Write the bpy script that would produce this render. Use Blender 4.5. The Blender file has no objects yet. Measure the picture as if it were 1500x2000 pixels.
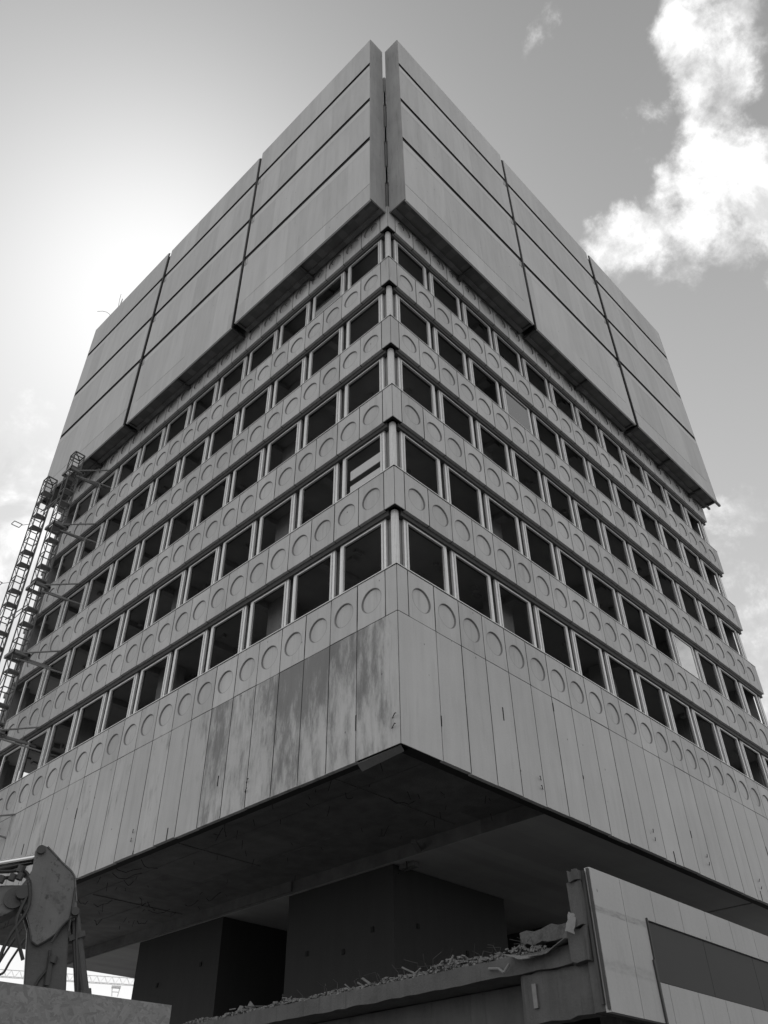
import bpy, bmesh, math, random
from mathutils import Vector, Matrix
random.seed(7)
SC = bpy.context.scene
COL = SC.collection
GZ = -9.35                                   # ground level

# ------------------------------------------------------------------ camera
cam_d = bpy.data.cameras.new('camera')
cam = bpy.data.objects.new('camera', cam_d)
COL.objects.link(cam)
CR = Vector((0.6953807, -0.7185585, -0.010925))
CU = Vector((-0.4535122, -0.4505751, 0.768966))
CF = Vector((0.5574696, 0.5297696, 0.6391963))
CP = Vector((-12.6475, -11.6075, -7.7522))
m = Matrix((CR, CU, -CF)).transposed().to_4x4()
m.translation = CP
cam.matrix_world = m
cam_d.sensor_fit = 'HORIZONTAL'
cam_d.sensor_width = 36.0
cam_d.lens = 39.207
cam_d.clip_start = 0.05
cam_d.clip_end = 5000
SC.camera = cam

# ------------------------------------------------------------------ sky and sun
SUN = Vector((0.2282, 0.5560, 0.7993)).normalized()
sun_el = math.asin(SUN.z)
sun_az = math.atan2(SUN.x, SUN.y)            # clockwise from +Y
sd = bpy.data.lights.new('sun', 'SUN')
sd.energy = 3.2
sd.angle = math.radians(0.53)
sd.color = (1.0, 0.985, 0.97)
so = bpy.data.objects.new('sun', sd)
COL.objects.link(so)
so.location = (10, 30, 80)
so.rotation_euler = SUN.to_track_quat('Z', 'Y').to_euler()

SC.view_settings.view_transform = 'Standard'
SC.view_settings.look = 'None'
SC.view_settings.gamma = 1.0
SC.view_settings.use_curve_mapping = False
SC.view_settings.exposure = 0.25

W = bpy.data.worlds.new('World')
SC.world = W
W.use_nodes = True
nt = W.node_tree
nt.nodes.clear()


class NB:
    """small node helper"""
    def __init__(s, tree):
        s.t = tree

    def n(s, kind, **kw):
        nd = s.t.nodes.new(kind)
        for k, v in kw.items():
            setattr(nd, k, v)
        return nd

    def put(s, sock, v):
        if isinstance(v, bpy.types.NodeSocket):
            s.t.links.new(v, sock)
        elif v is not None:
            sock.default_value = v

    def math(s, op, a, b=None, c=None, clamp=False):
        nd = s.n('ShaderNodeMath', operation=op, use_clamp=clamp)
        s.put(nd.inputs[0], a)
        s.put(nd.inputs[1], b)
        s.put(nd.inputs[2], c)
        return nd.outputs[0]

    def vmath(s, op, a, b=None):
        nd = s.n('ShaderNodeVectorMath', operation=op)
        s.put(nd.inputs[0], a)
        s.put(nd.inputs[1], b)
        return nd.outputs['Value'] if op in ('DOT_PRODUCT', 'LENGTH', 'DISTANCE') else nd.outputs[0]

    def noise(s, vec, scale, detail=4.0, rough=0.55, dist=0.0):
        nd = s.n('ShaderNodeTexNoise')
        s.put(nd.inputs['Vector'], vec)
        nd.inputs['Scale'].default_value = scale
        nd.inputs['Detail'].default_value = detail
        nd.inputs['Roughness'].default_value = rough
        nd.inputs['Distortion'].default_value = dist
        return nd.outputs[0]

    def remap(s, v, a, b, c=0.0, d=1.0, smooth=True):
        nd = s.n('ShaderNodeMapRange', interpolation_type='SMOOTHSTEP' if smooth else 'LINEAR')
        s.put(nd.inputs[0], v)
        nd.inputs[1].default_value = a
        nd.inputs[2].default_value = b
        nd.inputs[3].default_value = c
        nd.inputs[4].default_value = d
        return nd.outputs[0]

    def scale(s, vec, sc):
        nd = s.n('ShaderNodeMapping')
        s.put(nd.inputs[0], vec)
        nd.inputs['Scale'].default_value = sc
        return nd.outputs[0]

    def sep(s, vec):
        nd = s.n('ShaderNodeSeparateXYZ')
        s.put(nd.inputs[0], vec)
        return nd.outputs


b = NB(nt)
sky = b.n('ShaderNodeTexSky', sky_type='NISHITA')
sky.sun_disc = False
sky.sun_elevation = sun_el
sky.sun_rotation = sun_az
sky.air_density = 1.0
sky.dust_density = 1.0
sky.ozone_density = 1.0
r, g, bl = b.sep(sky.outputs[0])[:3]
# black and white film with a red-ish response: blue sky renders mid grey
lum = b.math('ADD', b.math('MULTIPLY', r, 0.62), b.math('ADD', b.math('MULTIPLY', g, 0.28), b.math('MULTIPLY', bl, 0.10)))
tc = b.n('ShaderNodeTexCoord')
d = tc.outputs['Generated']
dn = b.vmath('NORMALIZE', d)
sdot = b.math('MAXIMUM', b.vmath('DOT_PRODUCT', dn, tuple(SUN)), 0.0)
# hazy air: forward scattering round the sun plus a brighter horizon
zz = b.sep(dn)[2]
clear = b.math('MULTIPLY', 10.0, b.math('ADD', b.math('ADD', 0.13, b.math('MULTIPLY', lum, 0.046)), b.math('MULTIPLY', b.math('SUBTRACT', 1.0, b.math('MAXIMUM', zz, 0.0)), 0.50)))
# clouds: visible banks at directions of the real sky plus unseen fill banks, broken by noise
banks = [((0.4614, -0.0018, 0.8872), .058, .95), ((0.5107, 0.0149, 0.8596), .055, .95), ((0.568, 0.0435, 0.8219), .075, 1.15),
         ((0.5749, 0.1025, 0.8118), .07, 1.15), ((0.5631, 0.153, 0.8112), .05, 1.1), ((0.605, 0.02, 0.795), .085, 1.15),
         ((0.558, 0.188, 0.810), .038, .95), ((0.60, 0.13, 0.79), .045, .85), ((0.43, -.03, 0.90), .05, .9),
         ((0.6594, 0.0598, 0.7455), .035, .66), ((0.3765, 0.1228, 0.9183), .025, .40), ((0.495, 0.09, 0.8648), .05, .52),
         ((0.615, .075, .785), .05, .85), ((0.54, 0.03, 0.841), .06, 1.0), ((0.487, 0.006, 0.873), .05, .9), ((0.8216, 0.2411, 0.5165), .17, .56), ((0.86, 0.2, 0.40), .2, .62),
         ((0.2202, 0.7717, 0.5966), .14, .82), ((0.15, 0.85, 0.45), .3, .9), ((0.50, -0.08, 0.86), .045, .75),
         ((0.835, -0.335, 0.435), .07, 1.3), ((-0.6, -0.6, 0.5), .85, 1.15), ((0.1, -0.8, 0.5), .5, 1.05), ((-0.85, 0.25, 0.4), .5, 1.05)]  # this row is out of view, added to light the facades and one pane
acc = None
warp = b.n('ShaderNodeTexNoise')
b.put(warp.inputs['Vector'], dn)
warp.inputs['Scale'].default_value = 13.0
warp.inputs['Detail'].default_value = 9.0
wv = b.vmath('ADD', dn, b.vmath('MULTIPLY', b.vmath('SUBTRACT', warp.outputs['Color'], (0.5, 0.5, 0.5)), (.13, .13, .13)))
for dr, rad, amp in banks:
    dist = b.vmath('DISTANCE', wv, dr)
    f = b.remap(dist, rad * 1.35, rad * 0.25, 0.0, amp)
    acc = f if acc is None else b.math('MAXIMUM', acc, f)
n1 = b.noise(dn, 13.0, 12.0, 0.66, 0.15)
n2 = b.noise(dn, 44.0, 9.0, 0.68, 0.1)
dens = b.math('ADD', acc, b.math('ADD', b.math('MULTIPLY', b.math('SUBTRACT', n1, 0.5), 2.0), b.math('MULTIPLY', b.math('SUBTRACT', n2, 0.5), 0.7)))
cm = b.math('MULTIPLY', b.remap(dens, 0.40, 1.30), b.remap(acc, 0.03, 0.35))
shade = b.remap(b.noise(dn, 15.0, 8.0, 0.6, 0.3), 0.36, 0.60, 0.60, 1.0)
cl = b.math('MULTIPLY', shade, 10.4)
mix = b.math('ADD', b.math('MULTIPLY', clear, b.math('SUBTRACT', 1.0, cm)), b.math('MULTIPLY', cl, cm))
bg = b.n('ShaderNodeBackground')
comb = b.n('ShaderNodeCombineColor')
for i in range(3):
    b.put(comb.inputs[i], mix)
b.put(bg.inputs[0], comb.outputs[0])
bg.inputs[1].default_value = 0.1
out = b.n('ShaderNodeOutputWorld')
nt.links.new(bg.outputs[0], out.inputs[0])


# ------------------------------------------------------------------ materials
def new_mat(name):
    mt = bpy.data.materials.new(name)
    mt.use_nodes = True
    t = mt.node_tree
    t.nodes.clear()
    q = NB(t)
    p = q.n('ShaderNodeBsdfPrincipled')
    o = q.n('ShaderNodeOutputMaterial')
    t.links.new(p.outputs[0], o.inputs[0])
    return mt, q, p


def concrete(name, base, large=0.18, streak=0.16, cell=0.10, speck=0.0, bump=0.12, rough=0.85, cellw=(1, 1, 3.4),
             celloff=(-.41, -.41, -1.45), stain=None, fine=0.08, lscale=.5, grime=0.0):
    mt, q, p = new_mat(name)
    geo = q.n('ShaderNodeNewGeometry')
    pos = geo.outputs['Position']
    nl = q.noise(pos, lscale, 5, .6)
    ns = q.noise(q.scale(pos, (3.2, 3.2, .28)), 1.0, 6, .62, .3)
    nf = q.noise(pos, 22.0, 4, .6)
    v = q.math('ADD', 1.0, q.math('MULTIPLY', q.math('SUBTRACT', nl, .5), large * 2))
    v = q.math('ADD', v, q.math('MULTIPLY', q.math('SUBTRACT', ns, .5), streak * 2))
    v = q.math('ADD', v, q.math('MULTIPLY', q.math('SUBTRACT', nf, .5), fine * 2))
    if cell:
        fl = q.vmath('FLOOR', q.vmath('DIVIDE', q.vmath('ADD', pos, celloff), cellw))
        wn = q.n('ShaderNodeTexWhiteNoise', noise_dimensions='3D')
        q.put(wn.inputs['Vector'], q.vmath('ADD', fl, (.5, .5, .5)))
        v = q.math('ADD', v, q.math('MULTIPLY', q.math('SUBTRACT', wn.outputs[0], .5), cell * 2))
    if speck:
        vo = q.n('ShaderNodeTexVoronoi')
        q.put(vo.inputs['Vector'], q.scale(pos, (1, 1, .6)))
        vo.inputs['Scale'].default_value = 2.3
        sp = q.remap(vo.outputs['Distance'], .035, .055, 1.0, 0.0)
        v = q.math('MULTIPLY', v, q.math('SUBTRACT', 1.0, q.math('MULTIPLY', sp, speck)))
    if grime:
        gm = q.remap(q.noise(q.scale(pos, (5.5, 5.5, .5)), 1.0, 7, .68, .4), .52, .78)
        v = q.math('MULTIPLY', v, q.math('SUBTRACT', 1.0, q.math('MULTIPLY', gm, grime)))
        g3 = q.remap(q.noise(q.scale(pos, (15, 15, .55)), 1.0, 4, .6, .2), .60, .80)
        v = q.math('MULTIPLY', v, q.math('SUBTRACT', 1.0, q.math('MULTIPLY', g3, grime * 1.3)))
    if stain == 'skirt':
        x, y, z = q.sep(pos)[:3]
        yn = q.math('DIVIDE', q.math('SUBTRACT', y, 3.1), 2.3)
        gb = q.math('POWER', 2.718, q.math('MULTIPLY', q.math('MULTIPLY', yn, yn), -1.0))
        y2 = q.math('DIVIDE', q.math('SUBTRACT', y, 7.6), 1.5)
        g2 = q.math('MULTIPLY', q.math('POWER', 2.718, q.math('MULTIPLY', q.math('MULTIPLY', y2, y2), -1.0)), .55)
        hz = q.remap(z, .4, 3.4, .35, 1.0)
        gg = q.math('MULTIPLY', q.math('ADD', gb, g2), hz)
        s1 = q.noise(q.scale(pos, (2.2, 2.2, .62)), 1.3, 9, .70, .12)
        dd = q.math('ADD', s1, q.math('MULTIPLY', gg, .34))
        if cell:
            dd = q.math('ADD', dd, q.math('MULTIPLY', q.math('SUBTRACT', wn.outputs[0], .5), .22))
        st = q.math('MULTIPLY', q.remap(dd, .54, .84), .58)
        v = q.math('MULTIPLY', v, q.math('SUBTRACT', 1.0, st))
    if stain == 'machine':
        pm = q.remap(q.noise(pos, 1.5, 7, .68, .3), .50, .62)
        pf = q.remap(q.noise(pos, 9.0, 5, .7), .56, .66)
        v = q.math('MULTIPLY', v, q.math('SUBTRACT', 1.0, q.math('MULTIPLY', pm, .55)))
        v = q.math('MULTIPLY', v, q.math('SUBTRACT', 1.0, q.math('MULTIPLY', pf, .6)))
    if stain == 'annex':
        x, y, z = q.sep(pos)[:3]
        wz = q.math('ADD', z, q.math('MULTIPLY', q.math('SUBTRACT', q.noise(pos, 4.0, 5, .6), .5), .06))
        e1 = q.math('MULTIPLY', q.remap(wz, -4.12, -4.10), q.remap(wz, -4.02, -4.0, 1.0, 0.0))
        e2 = q.math('MULTIPLY', q.remap(wz, -4.98, -4.9), q.remap(wz, -4.84, -4.74, .5, 0.0))
        ee = q.math('MULTIPLY', q.math('ADD', e1, e2), q.remap(x, 1.6, 1.9, 1.0, 0.0))
        ee = q.math('MULTIPLY', ee, q.remap(q.noise(q.scale(pos, (3, 3, 12)), 1.0, 7, .7), .35, .65, .05, .38))
        v = q.math('MULTIPLY', v, q.math('SUBTRACT', 1.0, ee))
    cc = q.math('MULTIPLY', v, base, clamp=True)
    cb = q.n('ShaderNodeCombineColor')
    for i in range(3):
        q.put(cb.inputs[i], cc)
    q.put(p.inputs['Base Color'], cb.outputs[0])
    p.inputs['Roughness'].default_value = rough
    bp = q.n('ShaderNodeBump')
    bp.inputs['Strength'].default_value = bump
    bp.inputs['Distance'].default_value = .03
    q.put(bp.inputs['Height'], q.math('ADD', nf, q.math('MULTIPLY', ns, .6)))
    q.put(p.inputs['Normal'], bp.outputs[0])
    return mt


def plain(name, base, rough=.6, metal=0.0, var=.12, scale=6.0, bump=.05):
    mt, q, p = new_mat(name)
    geo = q.n('ShaderNodeNewGeometry')
    nz = q.noise(geo.outputs['Position'], scale, 5, .6)
    cc = q.math('MULTIPLY', q.math('ADD', 1.0 - var, q.math('MULTIPLY', nz, var * 2)), base, clamp=True)
    cb = q.n('ShaderNodeCombineColor')
    for i in range(3):
        q.put(cb.inputs[i], cc)
    q.put(p.inputs['Base Color'], cb.outputs[0])
    p.inputs['Roughness'].default_value = rough
    p.inputs['Metallic'].default_value = metal
    bp = q.n('ShaderNodeBump')
    bp.inputs['Strength'].default_value = bump
    bp.inputs['Distance'].default_value = .02
    q.put(bp.inputs['Height'], nz)
    q.put(p.inputs['Normal'], bp.outputs[0])
    return mt


M_BAND = concrete('spandrel concrete', .49, .18, .16, .09, .6, .12, grime=.24)
M_SKIRT_R = concrete('smooth facade concrete', .49, .14, .12, .05, .6, .10, grime=.12, cellw=(1, 1, 60), celloff=(-.41, -.41, 20))
M_SKIRT_L = concrete('stained facade concrete', .49, .16, .16, .055, .6, .14, stain='skirt', grime=.22, cellw=(1, 1, 60), celloff=(-.41, -.41, 20))
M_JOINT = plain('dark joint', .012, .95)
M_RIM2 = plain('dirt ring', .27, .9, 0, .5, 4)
M_RIM = plain('dark recess rim', .19, .9, 0, .35, 2.5)  # recess rim has a darker colour than the panel face, all round
M_BEAM = concrete('raw concrete', .22, .3, .25, 0, 0, .3, grime=.3)
M_SLAB = concrete('ceiling concrete', .25, .25, .05, 0, 0, .25, lscale=1.2)
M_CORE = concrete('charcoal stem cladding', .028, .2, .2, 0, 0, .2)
M_HOARD = concrete('hoarding panel', .51, .08, .16, .075, .5, .05, rough=.7, cellw=(1.25, 1.25, 3.55), celloff=(-.13, -.13, -1.17), fine=.03, grime=.13)
M_HLIGHT = concrete('pale hoarding strip', .56, .05, .05, .02, 0, .03, rough=.7, fine=.03)
M_HEND = concrete('hoarding return panel', .30, .3, .25, 0, .4, .08, grime=.35)
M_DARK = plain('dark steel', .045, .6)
M_BOARD = concrete('dark underside boards', .10, .3, .1, .25, 0, .15, cellw=(.3, .3, 50), celloff=(0, 0, 0))
M_ALU = plain('weathered aluminium', .78, .42, .55, .14, 9)
M_ALU2 = plain('aluminium sash', .64, .45, .55, .14, 9)
M_INFILL = plain('grey infill panel', .22, .5, 0, .2, 3)
M_DINFILL = plain('dark pier panel', .05, .6, 0, .3, 3)
M_DPIER = plain('weathered pier panel', .10, .6, 0, .3, 3)
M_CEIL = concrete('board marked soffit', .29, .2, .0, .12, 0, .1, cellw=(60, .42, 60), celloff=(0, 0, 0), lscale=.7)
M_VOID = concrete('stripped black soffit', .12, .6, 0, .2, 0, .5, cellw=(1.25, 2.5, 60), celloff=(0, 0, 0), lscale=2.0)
M_STEEL = plain('galvanised scaffold steel', .20, .55, .4, .3, 14)
M_STEELD = plain('dirty mast steel', .11, .6, .3, .3, 14)
M_YEL = concrete('worn machine paint', .105, .35, .2, 0, .9, .15, rough=.5, grime=.4, lscale=4.0, stain='machine')
M_YELD = concrete('greasy machine paint', .05, .4, .2, 0, 0, .2, rough=.5, grime=.5, lscale=4.0)
M_ROD = plain('chrome rod', .7, .15, 1.0, .04)
M_RUB = plain('black hose rubber', .025, .5)
M_DECK = concrete('sooty raw concrete', .10, .45, .35, 0, 0, .4, grime=.5, lscale=1.6)
M_LUMP = concrete('lump concrete', .10, .5, 0, 0, .8, .5, fine=.5, lscale=7)
M_ANNEX = concrete('annex facade concrete', .42, .12, .07, .05, .5, .08, cellw=(1.02, 50, 50), celloff=(-.15, 0, 0), grime=.14, stain='annex')
M_FELT = plain('torn roofing felt', .14, .8, 0, .4, 5, .3)
M_FOIL = plain('pale membrane', .2, .6, 0, .25, 5, .3)
M_SIGN = plain('dark sign panel', .04, .7, 0, .12, 1.2)
M_RUBBLE = concrete('broken concrete', .17, .5, 0, 0, 0, .5, fine=.4, lscale=9)
M_TRUNK = plain('twig', .06, .8)
M_CRANE = plain('haze-pale crane', .85, .5, 0, .05)  # paleness of distance haze is put into the base colour
M_WHITE = plain('white board', .55, .6, 0, .06)

# OSB: long wood flakes lying in all directions
mt, q, p = new_mat('osb board')
geo = q.n('ShaderNodeNewGeometry')
lay = None
for k, (ang, sh) in enumerate(((12, 0), (62, 3.3), (118, 7.1), (158, 11.7))):
    rot = q.n('ShaderNodeVectorRotate', rotation_type='AXIS_ANGLE')
    q.put(rot.inputs['Vector'], geo.outputs['Position'])
    rot.inputs['Axis'].default_value = (.48, .87, 0)
    rot.inputs['Angle'].default_value = math.radians(ang)
    vv = q.vmath('ADD', q.scale(rot.outputs[0], (30.0, 30.0, 120.0)), (sh, sh, sh))
    vo = q.n('ShaderNodeTexVoronoi')
    q.put(vo.inputs['Vector'], vv)
    vo.inputs['Scale'].default_value = 1.0
    cr_ = q.sep(vo.outputs['Color'])
    if lay is None:
        lay, pri = cr_[0], cr_[1]
    else:
        sel = q.math('GREATER_THAN', cr_[1], pri)
        lay = q.math('ADD', q.math('MULTIPLY', lay, q.math('SUBTRACT', 1.0, sel)), q.math('MULTIPLY', cr_[0], sel))
        pri = q.math('MAXIMUM', pri, cr_[1])
big = q.noise(geo.outputs['Position'], 3.0, 4, .6)
cc = q.math('MULTIPLY', q.math('ADD', .165, q.math('MULTIPLY', lay, .085)), q.math('ADD', .75, q.math('MULTIPLY', big, .5)))
cb = q.n('ShaderNodeCombineColor')
for i in range(3):
    q.put(cb.inputs[i], cc)
q.put(p.inputs['Base Color'], cb.outputs[0])
p.inputs['Roughness'].default_value = .75
bp = q.n('ShaderNodeBump')
bp.inputs['Strength'].default_value = .6
bp.inputs['Distance'].default_value = .004
q.put(bp.inputs['Height'], lay)
q.put(p.inputs['Normal'], bp.outputs[0])
M_OSB = mt

# window glass
mt, q, p = new_mat('window glass')
t = mt.node_tree
gl = q.n('ShaderNodeBsdfGlossy')
gl.inputs['Roughness'].default_value = .02
gl.inputs['Color'].default_value = (.95, .95, .95, 1)
tr = q.n('ShaderNodeBsdfTransparent')
tr.inputs['Color'].default_value = (.35, .35, .35, 1)
fr = q.n('ShaderNodeFresnel')
fr.inputs['IOR'].default_value = 5.0
ms = q.n('ShaderNodeMixShader')
q.put(ms.inputs[0], fr.outputs[0])
t.links.new(tr.outputs[0], ms.inputs[1])
t.links.new(gl.outputs[0], ms.inputs[2])
o = [n for n in t.nodes if n.type == 'OUTPUT_MATERIAL'][0]
t.links.new(ms.outputs[0], o.inputs[0])
M_GLASS = mt


# ------------------------------------------------------------------ mesh helpers
def idm(u, w, z):
    return (u, w, z)


def RF(u, w, z):          # right facade: plane y = 0, w goes into the building
    return (u, w, z)


def LF(u, w, z):          # left facade: plane x = 0
    return (w, u, z)


class MB:
    def __init__(s):
        s.v = []
        s.f = []
        s.mi = []

    def add(s, vs, fs, mi=0):
        k = len(s.v)
        s.v += [tuple(x) for x in vs]
        s.f += [tuple(i + k for i in f) for f in fs]
        s.mi += [mi] * len(fs)

    def box(s, u0, u1, w0, w1, z0, z1, F=idm, mi=0):
        vs = [F(u, w, z) for z in (z0, z1) for w in (w0, w1) for u in (u0, u1)]
        s.add(vs, [(0, 1, 3, 2), (4, 6, 7, 5), (0, 4, 5, 1), (2, 3, 7, 6), (0, 2, 6, 4), (1, 5, 7, 3)], mi)

    def bar(s, a, c, w, h=None, mi=0, up=(0, 0, 1)):
        """rectangular bar from a to c"""
        h = h or w
        a, c = Vector(a), Vector(c)
        dd = (c - a).normalized()
        upv = Vector(up)
        if abs(dd.dot(upv)) > .98:
            upv = Vector((1, 0, 0))
        x = dd.cross(upv).normalized() * w / 2
        y = dd.cross(x).normalized() * h / 2
        vs = [a - x - y, a + x - y, a + x + y, a - x + y, c - x - y, c + x - y, c + x + y, c - x + y]
        s.add(vs, [(0, 1, 2, 3), (7, 6, 5, 4), (0, 4, 5, 1), (1, 5, 6, 2), (2, 6, 7, 3), (3, 7, 4, 0)], mi)

    def tube(s, a, c, r0, r1=None, n=10, mi=0):
        r1 = r0 if r1 is None else r1
        a, c = Vector(a), Vector(c)
        dd = (c - a).normalized()
        upv = Vector((0, 0, 1)) if abs(dd.z) < .95 else Vector((1, 0, 0))
        x = dd.cross(upv).normalized()
        y = dd.cross(x).normalized()
        vs = []
        for P, r_ in ((a, r0), (c, r1)):
            for i in range(n):
                t_ = 2 * math.pi * i / n
                vs.append(P + x * math.cos(t_) * r_ + y * math.sin(t_) * r_)
        fs = [(i, (i + 1) % n, n + (i + 1) % n, n + i) for i in range(n)]
        fs += [tuple(range(n))[::-1], tuple(range(n, 2 * n))]
        s.add(vs, fs, mi)

    def path(s, pts, r_, n=6, mi=0):
        for i in range(len(pts) - 1):
            s.tube(pts[i], pts[i + 1], r_, r_, n, mi)

    def poly(s, pts2, F, t0, t1, mi=0):
        """extrude polygon pts2 (a, b) between t0 and t1 with map F(a, t, b)"""
        n = len(pts2)
        vs = [F(a, t0, c) for a, c in pts2] + [F(a, t1, c) for a, c in pts2]
        fs = [tuple(range(n)), tuple(range(2 * n - 1, n - 1, -1))]
        fs += [(i, n + i, n + (i + 1) % n, (i + 1) % n) for i in range(n)]
        s.add(vs, fs, mi)

    def pieces(s):
        """vertex and face lists of the separate pieces (parts that touch stay together)"""
        par = list(range(len(s.v)))

        def find(i):
            while par[i] != i:
                par[i] = par[par[i]]
                i = par[i]
            return i
        for f_ in s.f:
            r_ = find(f_[0])
            for i in f_[1:]:
                par[find(i)] = r_
        comp = {}
        for i in range(len(s.v)):
            comp.setdefault(find(i), []).append(i)
        keys = list(comp)
        bb = []
        for k_ in keys:
            P = [s.v[i] for i in comp[k_]]
            bb.append((min(q_[0] for q_ in P) - .0015, min(q_[1] for q_ in P) - .0015, min(q_[2] for q_ in P) - .0015,
                       max(q_[0] for q_ in P) + .0015, max(q_[1] for q_ in P) + .0015, max(q_[2] for q_ in P) + .0015))
        cp_ = list(range(len(keys)))

        def fc(i):
            while cp_[i] != i:
                cp_[i] = cp_[cp_[i]]
                i = cp_[i]
            return i
        for i in range(len(keys)):
            A_ = bb[i]
            for j in range(i + 1, len(keys)):
                B_ = bb[j]
                if A_[0] < B_[3] and B_[0] < A_[3] and A_[1] < B_[4] and B_[1] < A_[4] and A_[2] < B_[5] and B_[2] < A_[5]:
                    cp_[fc(j)] = fc(i)
        grp = {}
        for i, k_ in enumerate(keys):
            grp.setdefault(fc(i), set()).add(k_)
        root2 = {k_: gi for gi, ks in grp.items() for k_ in ks}
        out_ = {}
        for f_, m_ in zip(s.f, s.mi):
            out_.setdefault(root2[find(f_[0])], []).append((f_, m_))
        res_ = []
        for fl in out_.values():
            q_ = MB()
            mp = {}
            for f_, m_ in fl:
                for i in f_:
                    if i not in mp:
                        mp[i] = len(q_.v)
                        q_.v.append(s.v[i])
                q_.f.append(tuple(mp[i] for i in f_))
                q_.mi.append(m_)
            res_.append(q_)
        return res_

    def build(s, name, mats, parent=None, bevel=0.0, loc=None, smooth=False, split=True, cap=100):
        if split and parent is not None and len(s.f) < 20000:
            ps = s.pieces()
            if len(ps) > 1:
                ob = None
                if len(ps) > cap:
                    big = MB()
                    for q_ in ps[cap:]:
                        k_ = len(big.v)
                        big.v += q_.v
                        big.f += [tuple(i + k_ for i in f_) for f_ in q_.f]
                        big.mi += q_.mi
                    o2 = big.build(name, mats, parent, bevel, loc, smooth, False)
                    o2['kind'] = 'stuff'
                    ps = ps[:cap]
                for q_ in ps:
                    o2 = q_.build(name, mats, parent, bevel, loc, smooth, False)
                    ob = ob or o2
                return ob
        me = bpy.data.meshes.new(name)
        vs = s.v
        if loc is not None:
            L = Vector(loc)
            vs = [tuple(Vector(x) - L) for x in s.v]
        me.from_pydata(vs, [], s.f)
        if not isinstance(mats, (list, tuple)):
            mats = [mats]
        for mm in mats:
            me.materials.append(mm)
        me.polygons.foreach_set('material_index', s.mi)
        bm = bmesh.new()
        bm.from_mesh(me)
        bmesh.ops.recalc_face_normals(bm, faces=bm.faces)
        bm.to_mesh(me)
        bm.free()
        if smooth:
            me.polygons.foreach_set('use_smooth', [True] * len(me.polygons))
        ob = bpy.data.objects.new(name, me)
        COL.objects.link(ob)
        if loc is not None:
            ob.location = loc
        if bevel:
            bv = ob.modifiers.new('bevel', 'BEVEL')
            bv.width = bevel
            bv.segments = 1
            bv.limit_method = 'ANGLE'
        if parent is not None:
            attach(ob, parent)
        return ob


def root_of(o):
    """world position of an empty whose parents are unrotated"""
    v = Vector(o.location)
    p_ = o.parent
    while p_ is not None:
        v += Vector(p_.location) if False else Vector((0, 0, 0))
        p_ = p_.parent
    return v


ROOTM = {}


def attach(ob, parent):
    """parent while keeping the world transform"""
    ob.parent = parent
    ob.matrix_parent_inverse = world(parent).inverted()


def world(o):
    mm = o.matrix_basis.copy()
    if o.parent is not None:
        mm = world(o.parent) @ o.matrix_parent_inverse @ mm
    return mm


def thing(name, label, cat, loc, group=None):
    o_ = bpy.data.objects.new(name, None)
    COL.objects.link(o_)
    o_.location = loc
    o_.empty_display_size = .3
    o_['label'] = label
    o_['category'] = cat
    if group:
        o_['group'] = group
    return o_


def tag(o_, label, cat, group=None):
    o_['label'] = label
    o_['category'] = cat
    if group:
        o_['group'] = group
    return o_


# ------------------------------------------------------------------ ground
g = MB()
N = 40
for i in range(N + 1):
    for j in range(N + 1):
        def wp(k):
            t_ = (k / N - .5) * 2
            return math.copysign(abs(t_) ** 2.6, t_) * 2500
        g.v.append((wp(i), wp(j), GZ))
for i in range(N):
    for j in range(N):
        a = i * (N + 1) + j
        g.f.append((a, a + N + 1, a + N + 2, a + 1))
        g.mi.append(0)
go = g.build('ground', concrete('site ground', .12, .35, 0, 0, 0, .4, fine=.25, lscale=.25))
go['kind'] = 'structure'

# ------------------------------------------------------------------ the tower
T = thing('office_tower', 'partly demolished concrete office tower with rows of empty windows and round-dimpled spandrel panels', 'building', (12.4, 12.4, GZ))
LEN = 24.82
WN = .41
ZB = [3.43 + 3.4 * i for i in range(6)]      # spandrel band bottoms
BH = 1.37


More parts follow.
